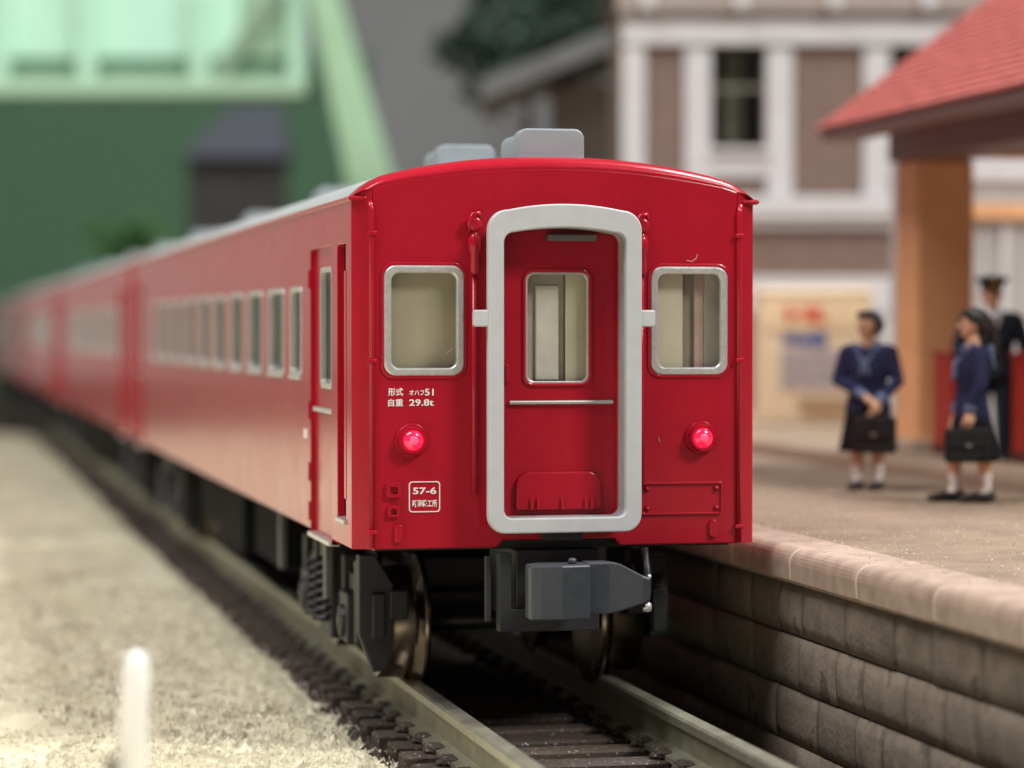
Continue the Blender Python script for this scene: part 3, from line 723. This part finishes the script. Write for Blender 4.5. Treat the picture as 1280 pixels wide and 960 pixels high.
# ------------------------------------------------------------------ dark lean-to left of the house
D2 = 58.; K2 = 3404/D2
sx = lambda p: (p-640)/K2
sz = lambda p: 2.644+(411-p)/K2-PH
ln = empty('lean_to_building', at(0, D2, PH), -YAW); tag(ln, 'dark brown building under a sloping grey roof left of the white corner post', 'building')
obj('wall', bx(sx(690), sx(830), 0, 4, 0, sz(105)), mat('shed_brown', (.07, .05, .038), .85, var=.2), ln)
bm = pr([[(sx(600), sz(132)), (sx(860), sz(28)), (sx(860), sz(2)), (sx(600), sz(106))]], FACE, -.9, 4.4)
obj('roof', bm, mat('shed_roof', (.135, .14, .14), .7, var=.15, vscale=2), ln)
for k in range(3): obj('window', bx(sx(712+34*k), sx(732+34*k), -.05, -.004, 2.4, 3.6), mat('shed_window', (.04, .05, .05), .2), ln)

# ------------------------------------------------------------------ trees and bush
def foliage(bm, c, rad, n, size):
    cl = [(Vector(c)+Vector((random.gauss(0, .36)*rad[0], random.gauss(0, .36)*rad[1], random.gauss(0, .34)*rad[2])), random.uniform(.25, .5)) for _ in range(64)]
    for _ in range(n):
        p, q = random.choice(cl)
        d = Vector((random.gauss(0, 1), random.gauss(0, 1), random.gauss(0, 1))).normalized()*q*random.random()**.4
        p = p + Vector((d.x*rad[0], d.y*rad[1], d.z*rad[2]))
        a = Vector((random.gauss(0, 1), random.gauss(0, 1), random.gauss(0, 1))).normalized(); b = a.orthogonal().normalized(); s = size*random.uniform(.6, 1.3)
        bm.faces.new([bm.verts.new(p+a*s), bm.verts.new(p+b*s*.5), bm.verts.new(p-a*s), bm.verts.new(p-b*s*.5)])
def plant(name, loc, h, rad, n, size, m, label, cat, trunk):
    t = empty(name, loc); tag(t, label, cat)
    tm = mat('bark', (.07, .05, .035), .9)
    bm = tb([(0, 0, 0), (.05, 0, h*.35), (-.03, .04, h*.75), (0, 0, h)], [trunk, trunk*.8, trunk*.55, trunk*.2], 8)
    for k in range(6):
        a = k*1.05; z_ = h*(.45+.08*k)
        tube(bm, [(0, 0, z_), (rad[0]*.4*math.cos(a), rad[1]*.4*math.sin(a), z_+.2*rad[2]), (rad[0]*.75*math.cos(a), rad[1]*.75*math.sin(a), z_+.45*rad[2])], [trunk*.35, trunk*.22, trunk*.08], 6)
    obj('trunk', bm, tm, t, smooth=True)
    bm = bmesh.new(); foliage(bm, (0, 0, h), rad, n, size); obj('crown', bm, m, t)
DTREE = mat('dark_leaves', (.022, .045, .032), .7, var=.4, vscale=2)
BUSH = mat('bush_leaves', (.05, .14, .04), .7, var=.4, vscale=2)
plant('tree', at(.45, 66, PH), 9.1, (2.3, 1.8, 2.1), 7000, .2, DTREE, 'dark green tree behind the sloping grey roof, above the coach', 'tree', .22)
plant('bush', at(-13.9, 100, -.62), 6.2, (1.5, 1.3, 1.2), 1500, .2, BUSH, 'small green bush above the far coaches, left of the dark house', 'bush', .15)

# ------------------------------------------------------------------ pale green bridge crossing the line
MINT = mat('mint_paint', (.40, .65, .49), .5, var=.05, vscale=1)
MINT2 = mat('mint_paint_inner', (.43, .70, .55), .5, var=.04, vscale=1)
D3 = 75.; K3 = 3404/D3
mx_ = lambda p: (p-640)/K3
mz = lambda p: 2.644+(411-p)/K3+.62
br = empty('overbridge', at(0, D3, -.62), -YAW); tag(br, 'pale green bridge with sloping end crossing over the far coaches', 'bridge')
def mb_(name, x0, x1, yt, yb, y0, y1, m=MINT, parent=br): return obj(name, bx(mx_(x0), mx_(x1), y0, y1, mz(yb), mz(yt)), m, parent, bevel=.04)
mb_('bottom_beam', -330, 384, 101, 120, -.35, .5, mat('beam_green', (.34, .52, .36), .6))
mb_('side_panel', -330, 300, -60, 74, -.02, .2, MINT2)
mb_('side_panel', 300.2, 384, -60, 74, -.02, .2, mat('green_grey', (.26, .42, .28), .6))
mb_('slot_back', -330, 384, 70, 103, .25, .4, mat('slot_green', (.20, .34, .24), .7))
for px in (-240, -115, 2, 110, 250, 372):
    mb_('rib', px-11, px+12, -60, 101, -.25, -.024)
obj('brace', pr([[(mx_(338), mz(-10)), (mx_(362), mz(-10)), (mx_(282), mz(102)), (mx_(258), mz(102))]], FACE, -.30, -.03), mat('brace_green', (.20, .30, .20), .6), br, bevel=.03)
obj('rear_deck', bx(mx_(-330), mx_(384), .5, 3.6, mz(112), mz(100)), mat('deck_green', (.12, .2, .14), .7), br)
obj('end_slope', pr([[(mx_(376), mz(-60)), (mx_(406), mz(-60)), (mx_(520), mz(330)), (mx_(520), 1.72), (mx_(455), 1.72), (mx_(455), mz(330))]], FACE, -.5, 3.0), mat('slope_green', (.30, .48, .31), .55, var=.1, vscale=1), br, bevel=.06)
obj('abutment', bx(mx_(-330), mx_(-300), -.3, 3.5, 0, mz(120)), mat('abut_green', (.3, .5, .35), .6), br)
# dark house behind, seen under the bridge
D4 = 100.; K4 = 3404/D4
dx = lambda p: (p-640)/K4
dz_ = lambda p: 2.644+(411-p)/K4+.62
dh = empty('cottage', at(0, D4, -.62), -YAW); tag(dh, 'small dark cottage with a slate blue roof under the bridge', 'house')
obj('wall', bx(dx(236), dx(348), 0, 4, 0, dz_(196)), mat('cottage_dark', (.028, .024, .022), .8, var=.2), dh)
bm = bmesh.new()
a = [bm.verts.new(p) for p in ((dx(226), -.5, dz_(198)), (dx(358), -.5, dz_(198)), (dx(358), 4.5, dz_(198)), (dx(226), 4.5, dz_(198)))]
b = [bm.verts.new(p) for p in ((dx(285), 1.6, dz_(130)), (dx(350), 1.6, dz_(130)), (dx(350), 2.4, dz_(130)), (dx(285), 2.4, dz_(130)))]
bm.faces.new(a[::-1]); bm.faces.new(b)
for k in range(4): bm.faces.new((a[k], a[(k+1) % 4], b[(k+1) % 4], b[k]))
obj('roof', bm, mat('slate_blue', (.055, .06, .078), .6, var=.2), dh)
obj('window', bx(dx(262), dx(285), -.05, -.004, dz_(255), dz_(225)), mat('cottage_window', (.05, .05, .05), .2), dh)
# ------------------------------------------------------------------ backdrops at the rear of the layout
o = obj('green_backdrop', bx(-27, -6.6, 0, .6, 0, 16), mat('backdrop_green', (.055, .125, .068), .9, var=.06, vscale=.3)); o.location = at(0, 126, -.62); o.rotation_euler.z = -YAW; struct(o)
o = obj('grey_backdrop', bx(-30, 60, 0, .6, 0, 40), mat('backdrop_grey', (.23, .235, .235), .9, var=.08, vscale=.12)); o.location = at(0, 150, -.62); o.rotation_euler.z = -YAW; struct(o)

# ------------------------------------------------------------------ white marker post in the foreground
mp = empty('marker_post', (-3.405, -5.49, -.45)); tag(mp, 'white round topped post in the sandy foreground at lower left', 'post')
pst = obj('post', lathe([(.068, .0), (.068, 1.42), (.062, 1.50), (.045, 1.545), (.02, 1.558)], 20), mat('post_white', (.86, .85, .82), .5, var=.04), mp, smooth=True); pst.rotation_euler = (0, R_(1.6), 0)
obj('bolt', bx(-.10, -.055, -.06, .02, .98, 1.05), BLACK, mp, bevel=.01)

# ------------------------------------------------------------------ people
SKIN = mat('skin', (.62, .36, .22), .6, var=.08, vscale=10)
NAVY = mat('navy_cloth', (.018, .021, .058), .85, spec=.2, var=.2, vscale=14, bump=.2, bscale=40)
PALEB = mat('pale_collar', (.10, .13, .24), .7)
BLKC = mat('black_cloth', (.008, .008, .010), .8, spec=.15, var=.2, vscale=14)
HAIR = mat('black_hair', (.012, .010, .010), .4)
SOCK = mat('white_sock', (.75, .70, .66), .7)
SHOE = mat('black_shoe', (.012, .010, .009), .3)
UNIF = mat('uniform_navy', (.015, .024, .036), .8, spec=.25, var=.15, vscale=14)
SHIRT = mat('white_shirt', (.70, .72, .74), .7)
GOLD = mat('gold_badge', (.65, .45, .06), .35, .8)
LEATH = mat('black_leather', (.008, .009, .009), .5, spec=.3, bump=.1)
def blobs(parts):
    """closed tapered capsules ((p1,r1),(p2,r2)) in one mesh; r may be a triple"""
    bm = bmesh.new()
    for seq in parts:
        for i in range(max(1, len(seq)-1)):
            tmp = bmesh.new()
            for p, r in (seq[i:i+2] if len(seq) > 1 else seq):
                r3 = r if isinstance(r, tuple) else (r, r, r)
                bmesh.ops.create_icosphere(tmp, subdivisions=2, radius=1, matrix=Matrix.Translation(p) @ Matrix.Diagonal((*r3, 1)))
            if len(seq) > 1:
                ch = bmesh.ops.convex_hull(tmp, input=tmp.verts)
                kill = list({g for k_ in ('geom_interior', 'geom_unused') for g in ch[k_] if isinstance(g, bmesh.types.BMVert)})
                bmesh.ops.delete(tmp, geom=kill, context='VERTS')
            me = bpy.data.meshes.new('tmp'); tmp.to_mesh(me); tmp.free(); bm.from_mesh(me); bpy.data.meshes.remove(me)
    return bm
def organic(name, parts, m, parent, voxel=.011, it=3):
    o = obj(name, blobs(parts), m, parent)
    md = o.modifiers.new('fuse', 'REMESH'); md.mode = 'VOXEL'; md.voxel_size = voxel; md.use_smooth_shade = True
    md = o.modifiers.new('soften', 'SMOOTH'); md.iterations = it; md.factor = .5
    return o
def rotz(a, c=(0, 0)):
    def f(p): x, y = p[0]-c[0], p[1]-c[1]; return (c[0]+x*math.cos(a)-y*math.sin(a), c[1]+x*math.sin(a)+y*math.cos(a), p[2])
    return f
def hand(wrist, down, out, thumb):
    """palm and five curled fingers: 'down' along the hand, 'out' across the fingers"""
    wv = Vector(wrist); d = Vector(down).normalized(); o = Vector(out).normalized(); n = d.cross(o)
    pc = wv + d*.075
    parts = [[(tuple(wv), .026), (tuple(pc), (.032, .032, .034))]]
    for k, (off, ln_) in enumerate(((-.033, .075), (-.011, .086), (.011, .08), (.033, .062))):
        b0 = wv + d*.085 + o*off; b1 = b0 + d*ln_*.5 + n*.008; b2_ = b1 + d*ln_*.3 + n*ln_*.4; b3 = b2_ + n*ln_*.3 - d*ln_*.1
        parts.append([(tuple(b0), .0105), (tuple(b1), .0098), (tuple(b2_), .009), (tuple(b3), .008)])
    t0 = wv + d*.03 - o*.03*thumb; t1 = t0 + d*.035 - o*.022*thumb + n*.015; t2 = t1 + d*.035 + n*.02
    parts.append([(tuple(t0), .013), (tuple(t1), .011), (tuple(t2), .009)])
    return parts
def head(hr, z0, skinparts, c=(0, 0)):
    """head centre height z0, face towards -Y turned by hr about the neck"""
    f = rotz(hr, c)
    skinparts += [[(f((c[0], c[1]+.012, z0+.03)), (.080, .092, .088)), (f((c[0], c[1]-.022, z0-.05)), (.058, .062, .058))],
                  [(f((c[0], c[1]-.085, z0+.005)), .012), (f((c[0], c[1]-.105, z0-.022)), .015)],
                  [(f((c[0]-.084, c[1]+.005, z0-.01)), (.014, .020, .028))], [(f((c[0]+.084, c[1]+.005, z0-.01)), (.014, .020, .028))],
                  [(f((c[0], c[1]-.065, z0-.088)), (.026, .022, .018))]]
    return f
def face(parent, f, z0, c=(0, 0)):
    for s in (-1, 1):
        obj('eye', blobs([[(f((c[0]+s*.034, c[1]-.088, z0+.012)), (.012, .008, .008))]]), HAIR, parent)
        obj('eyebrow', blobs([[(f((c[0]+s*.018, c[1]-.092, z0+.038)), .005), (f((c[0]+s*.052, c[1]-.082, z0+.040)), .005)]]), HAIR, parent)
    obj('mouth', blobs([[(f((c[0]-.018, c[1]-.083, z0-.058)), .006), (f((c[0]+.018, c[1]-.083, z0-.058)), .006)]]), mat('lips', (.45, .13, .11), .5), parent)
def skirt(z1, z0, r1, r0, parent):
    bm = bmesh.new(); n = 72; g = []
    for i in range(7):
        t = i/6; row = []
        for k in range(n):
            a = 2*math.pi*k/n; pl = 1+.05*t*math.sin(k*math.pi/3*1.0)
            rx = (r1[0]+(r0[0]-r1[0])*t)*pl; ry = (r1[1]+(r0[1]-r1[1])*t)*pl
            row.append(bm.verts.new((rx*math.cos(a), ry*math.sin(a), z1+(z0-z1)*t)))
        g.append(row)
    for i in range(6):
        for k in range(n): bm.faces.new((g[i][k], g[i][(k+1) % n], g[i+1][(k+1) % n], g[i+1][k]))
    bm.faces.new(g[0]); bm.faces.new(g[6][::-1])
    return obj('skirt', bm, BLKC, parent, smooth=True)
def legs(p, lx, steps):
    skinp = []
    for s, (fx, fy) in zip((-1, 1), steps):
        skinp.append([((s*lx, 0, .70), .085), ((s*lx, -.01, .44), .058), ((fx, fy+.015, .33), .056), ((fx, fy+.02, .10), .036), ((fx, fy, .05), .034)])
        organic('sock', [[((fx, fy+.018, .235), .050), ((fx, fy+.02, .11), .042), ((fx, fy-.01, .06), .040)]], SOCK, p, .010)
        organic('shoe', [[((fx, fy+.04, .052), (.054, .060, .052)), ((fx, fy-.06, .042), (.056, .06, .044)), ((fx, fy-.145, .034), (.052, .05, .034))], [((fx, fy+.04, .018), (.04, .035, .018)), ((fx, fy-.13, .014), (.043, .045, .014))]], SHOE, p, .009)
    return skinp
def schoolgirl(loc, rz, label, headturn, pose, sc):
    p = empty('person', loc, rz, sc); tag(p, label, 'person'); p.scale = (sc*1.14, sc*1.14, sc)
    z0 = 1.475
    sk = legs(p, .075, pose['feet'])
    sk += [[((0, .01, 1.26), .055), ((0, .0, 1.40), .048)]]
    f = head(headturn, z0, sk)
    for s in (-1, 1):
        sh_, el, wr = (s*.165, .01, 1.255), pose['elbow'][s], pose['wrist'][s]
        sk.append([(el, .036), (wr, .027)])
        sk += hand(wr, pose['hdir'][s], pose['hout'][s], pose['thumb'][s])
    body = organic('body', sk, SKIN, p, .0085, 2)
    face(p, f, z0)
    top = [[((-.15, .01, 1.245), (.062, .066, .060)), ((.15, .01, 1.245), (.062, .066, .060))],
           [((0, .0, 1.20), (.175, .105, .09)), ((0, -.01, 1.07), (.165, .118, .09)), ((0, 0, .90), (.150, .105, .08)), ((0, 0, .74), (.185, .135, .06)), ((0, 0, .70), (.19, .14, .03))]]
    for s in (-1, 1):
        el, wr = Vector(pose['elbow'][s]), Vector(pose['wrist'][s]); cu = el.lerp(wr, .82)
        top.append([((s*.170, .01, 1.235), .066), (tuple(el), .055), (tuple(cu), .046)])
        organic('cuff', [[(tuple(el.lerp(wr, .78)), .047), (tuple(el.lerp(wr, .92)), .046)]], PALEB, p, .010)
    organic('blouse', top, NAVY, p, .011)
    # sailor collar: flap on the back, two strips meeting in front, neckerchief
    organic('collar', [[((-.13, .10, 1.28), (.02, .02, .03)), ((-.12, .125, 1.12), (.02, .014, .02))], [((.13, .10, 1.28), (.02, .02, .03)), ((.12, .125, 1.12), (.02, .014, .02))], [((-.12, .125, 1.12), .016), ((.12, .125, 1.12), .016)],
                       [((-.10, -.02, 1.315), .018), ((-.02, -.125, 1.14), .014)], [((.10, -.02, 1.315), .018), ((.02, -.125, 1.14), .014)]], PALEB, p, .010)
    organic('neckerchief', [[((0, -.128, 1.15), .022), ((-.03, -.135, 1.02), .014)], [((0, -.128, 1.15), .022), ((.035, -.135, 1.03), .014)]], PALEB, p, .009)
    skirt(.76, .345, (.165, .125), (.225, .185), p)
    hr = [[(f((0, .025, z0+.05)), (.094, .100, .092))], [(f((0, .065, z0-.01)), (.088, .062, .085))], [(f((-.04, -.038, z0+.095)), (.042, .040, .030)), (f((.04, -.038, z0+.095)), (.042, .040, .030))]]
    for s in (-1, 1): hr.append([(f((s*.082, .02, z0+.05)), (.022, .05, .05)), (f((s*.086, .03, z0-.05 if pose['bob'] else z0+.0)), (.018, .042, .05 if pose['bob'] else .03))])
    if not pose['bob']:
        hr.append([(f((0, .115, z0+.03)), .04), (f((.0, .155, z0-.06)), .038), (f((0, .15, z0-.22)), .030), (f((0, .14, z0-.31)), .014)])
    organic('hair', hr, HAIR, p, .010)
    return p
def bag(loc, rz, label, hw=.20, hh=.15, tilt=0, sc=1):
    b = empty('school_bag', loc, rz, sc); tag(b, label, 'bag'); b.rotation_euler.y = tilt
    bd = obj('bag_body', pr([rrect(0, hh, hw, hh, .04)], FACE, -.05, .05), LEATH, b, bevel=.025, seg=3)
    obj('flap', pr([rrect(0, hh*1.42, hw*.97, hh*.55, .035)], FACE, -.066, -.045), LEATH, b, bevel=.01)
    obj('clasp', bx(-.022, .022, -.075, -.06, hh*.92, hh*1.08), mat('clasp_metal', (.3, .29, .26), .35, .8), b, bevel=.005)
    obj('handle', tb([(-.07, 0, 2*hh-.01), (-.065, 0, 2*hh+.035), (-.03, 0, 2*hh+.055), (.03, 0, 2*hh+.055), (.065, 0, 2*hh+.035), (.07, 0, 2*hh-.01)], .012, 8), LEATH, b, smooth=True)
    return b
SG = 1.072
P1 = (4.53, 6.24, PH)
a1 = -YAW-.16-.22
schoolgirl(P1, a1, 'schoolgirl in navy sailor blouse facing the viewer, both hands on a black bag', -.55,
           dict(feet=((-.075, -.04), (.075, .0)), elbow={-1: (-.235, -.03, .98), 1: (.235, .0, .97)}, wrist={-1: (.015, -.195, .845), 1: (.13, -.19, .80)},
                hdir={-1: (.75, -.1, -.65), 1: (-.15, -.1, -1)}, hout={-1: (.2, -1, .3), 1: (0, -1, .15)}, thumb={-1: 1, 1: -1}, bob=True), SG)
def place(base, rz, sc, v):
    return (base[0]+sc*(v[0]*math.cos(rz)-v[1]*math.sin(rz)), base[1]+sc*(v[0]*math.sin(rz)+v[1]*math.cos(rz)), base[2]+sc*v[2])
bag(place(P1, a1, SG, (.12, -.22, .335)), a1, 'black school bag held in front of her skirt by the front-facing schoolgirl', .19, .165, sc=SG)
P2 = (4.79, 4.25, PH)
a2 = -math.pi/2+.10-.2
schoolgirl(P2, a2, 'schoolgirl with a ponytail seen from the side, one arm down holding a black bag', -.05,
           dict(feet=((-.085, -.12), (.08, .06)), elbow={-1: (-.235, .02, .98), 1: (.225, .0, .98)}, wrist={-1: (-.21, -.06, .75), 1: (.19, -.08, .76)},
                hdir={-1: (0, -.1, -1), 1: (0, -.1, -1)}, hout={-1: (0, 1, 0), 1: (0, -1, 0)}, thumb={-1: -1, 1: 1}, bob=False), SG)
bag(place(P2, a2, SG, (.20, -.10, .34)), a2+math.pi/2, 'black school bag hanging from the hand of the ponytailed schoolgirl', .19, .14, sc=SG)

def officer(loc, rz, label, sc):
    p = empty('person', loc, rz, sc); tag(p, label, 'person')
    z0 = 1.575; sk = [[((0, .01, 1.36), .06), ((0, 0, 1.50), .055)]]
    f = head(.10, z0, sk)
    wr = {-1: (-.25, -.06, .84), 1: (.25, -.06, .84)}; el = {-1: (-.27, .03, 1.09), 1: (.27, .03, 1.09)}
    for s in (-1, 1):
        sk.append([(el[s], .04), (wr[s], .03)]); sk += hand(wr[s], (0, -.12, -1), (0, s*-1, 0), 1)
    for s in (-1, 1): sk.append([((s*.09, 0, .85), .08), ((s*.095, -.01, .48), .06), ((s*.10, .02, .10), .042)])
    organic('body', sk, SKIN, p, .009, 2); face(p, f, z0)
    jk = [[((-.17, .01, 1.355), (.07, .075, .065)), ((.17, .01, 1.355), (.07, .075, .065))], [((0, 0, 1.30), (.20, .12, .09)), ((0, -.01, 1.15), (.19, .13, .1)), ((0, 0, .98), (.175, .125, .08)), ((0, 0, .80), (.19, .14, .06))]]
    for s in (-1, 1): jk.append([((s*.195, .01, 1.335), .072), (el[s], .06), ((wr[s][0], wr[s][1], wr[s][2]+.02), .048)])
    organic('jacket', jk, UNIF, p, .011)
    tr = []
    for s in (-1, 1): tr.append([((s*.09, 0, .84), .10), ((s*.095, -.01, .48), .078), ((s*.10, .02, .08), .068)])
    organic('trousers', tr, UNIF, p, .011)
    organic('shirt_front', [[((-.05, -.085, 1.40), .03), ((0, -.142, 1.20), .016)], [((.05, -.085, 1.40), .03), ((0, -.142, 1.20), .016)], [((0, -.10, 1.38), .035), ((0, -.138, 1.24), .02)], [((-.05, -.02, 1.43), .03), ((.05, -.02, 1.43), .03)]], SHIRT, p, .009)
    organic('necktie', [[((0, -.135, 1.36), .018), ((0, -.155, 1.22), .016)]], UNIF, p, .008)
    for s in (-1, 1): organic('shoe', [[((s*.10, .04, .05), (.05, .055, .05)), ((s*.105, -.13, .035), (.048, .06, .035))]], SHOE, p, .01)
    organic('hair', [[(f((0, .03, z0+.03)), (.090, .092, .07))], [(f((0, .07, z0-.03)), (.075, .045, .06))]], HAIR, p, .010)
    cp = obj('cap', lathe([(.088, z0+.055), (.093, z0+.06), (.093, z0+.105), (.13, z0+.135), (.135, z0+.15), (.12, z0+.172), (.06, z0+.182)], 28), UNIF, p, smooth=True)
    obj('cap_badge', blobs([[(f((0, -.10, z0+.115)), (.034, .016, .034))]]), GOLD, cp)
    obj('cap_band', lathe([(.090, z0+.062), (.0955, z0+.064), (.0955, z0+.082), (.090, z0+.084)], 28), HAIR, cp)
    obj('visor', blobs([[(f((-.045, -.095, z0+.058)), (.03, .04, .008)), (f((.045, -.095, z0+.058)), (.03, .04, .008))]]), SHOE, cp)
    p.scale = (sc*1.16, sc*1.1, sc)
    for k in range(4): obj('button', blobs([[((.035, -.148+.004*k, 1.16-.09*k), .010)]]), GOLD, p)
officer((6.70, 8.45, SLABZ), -YAW-.1, 'uniformed man in dark suit and peaked cap standing behind the schoolgirls', 1.11)
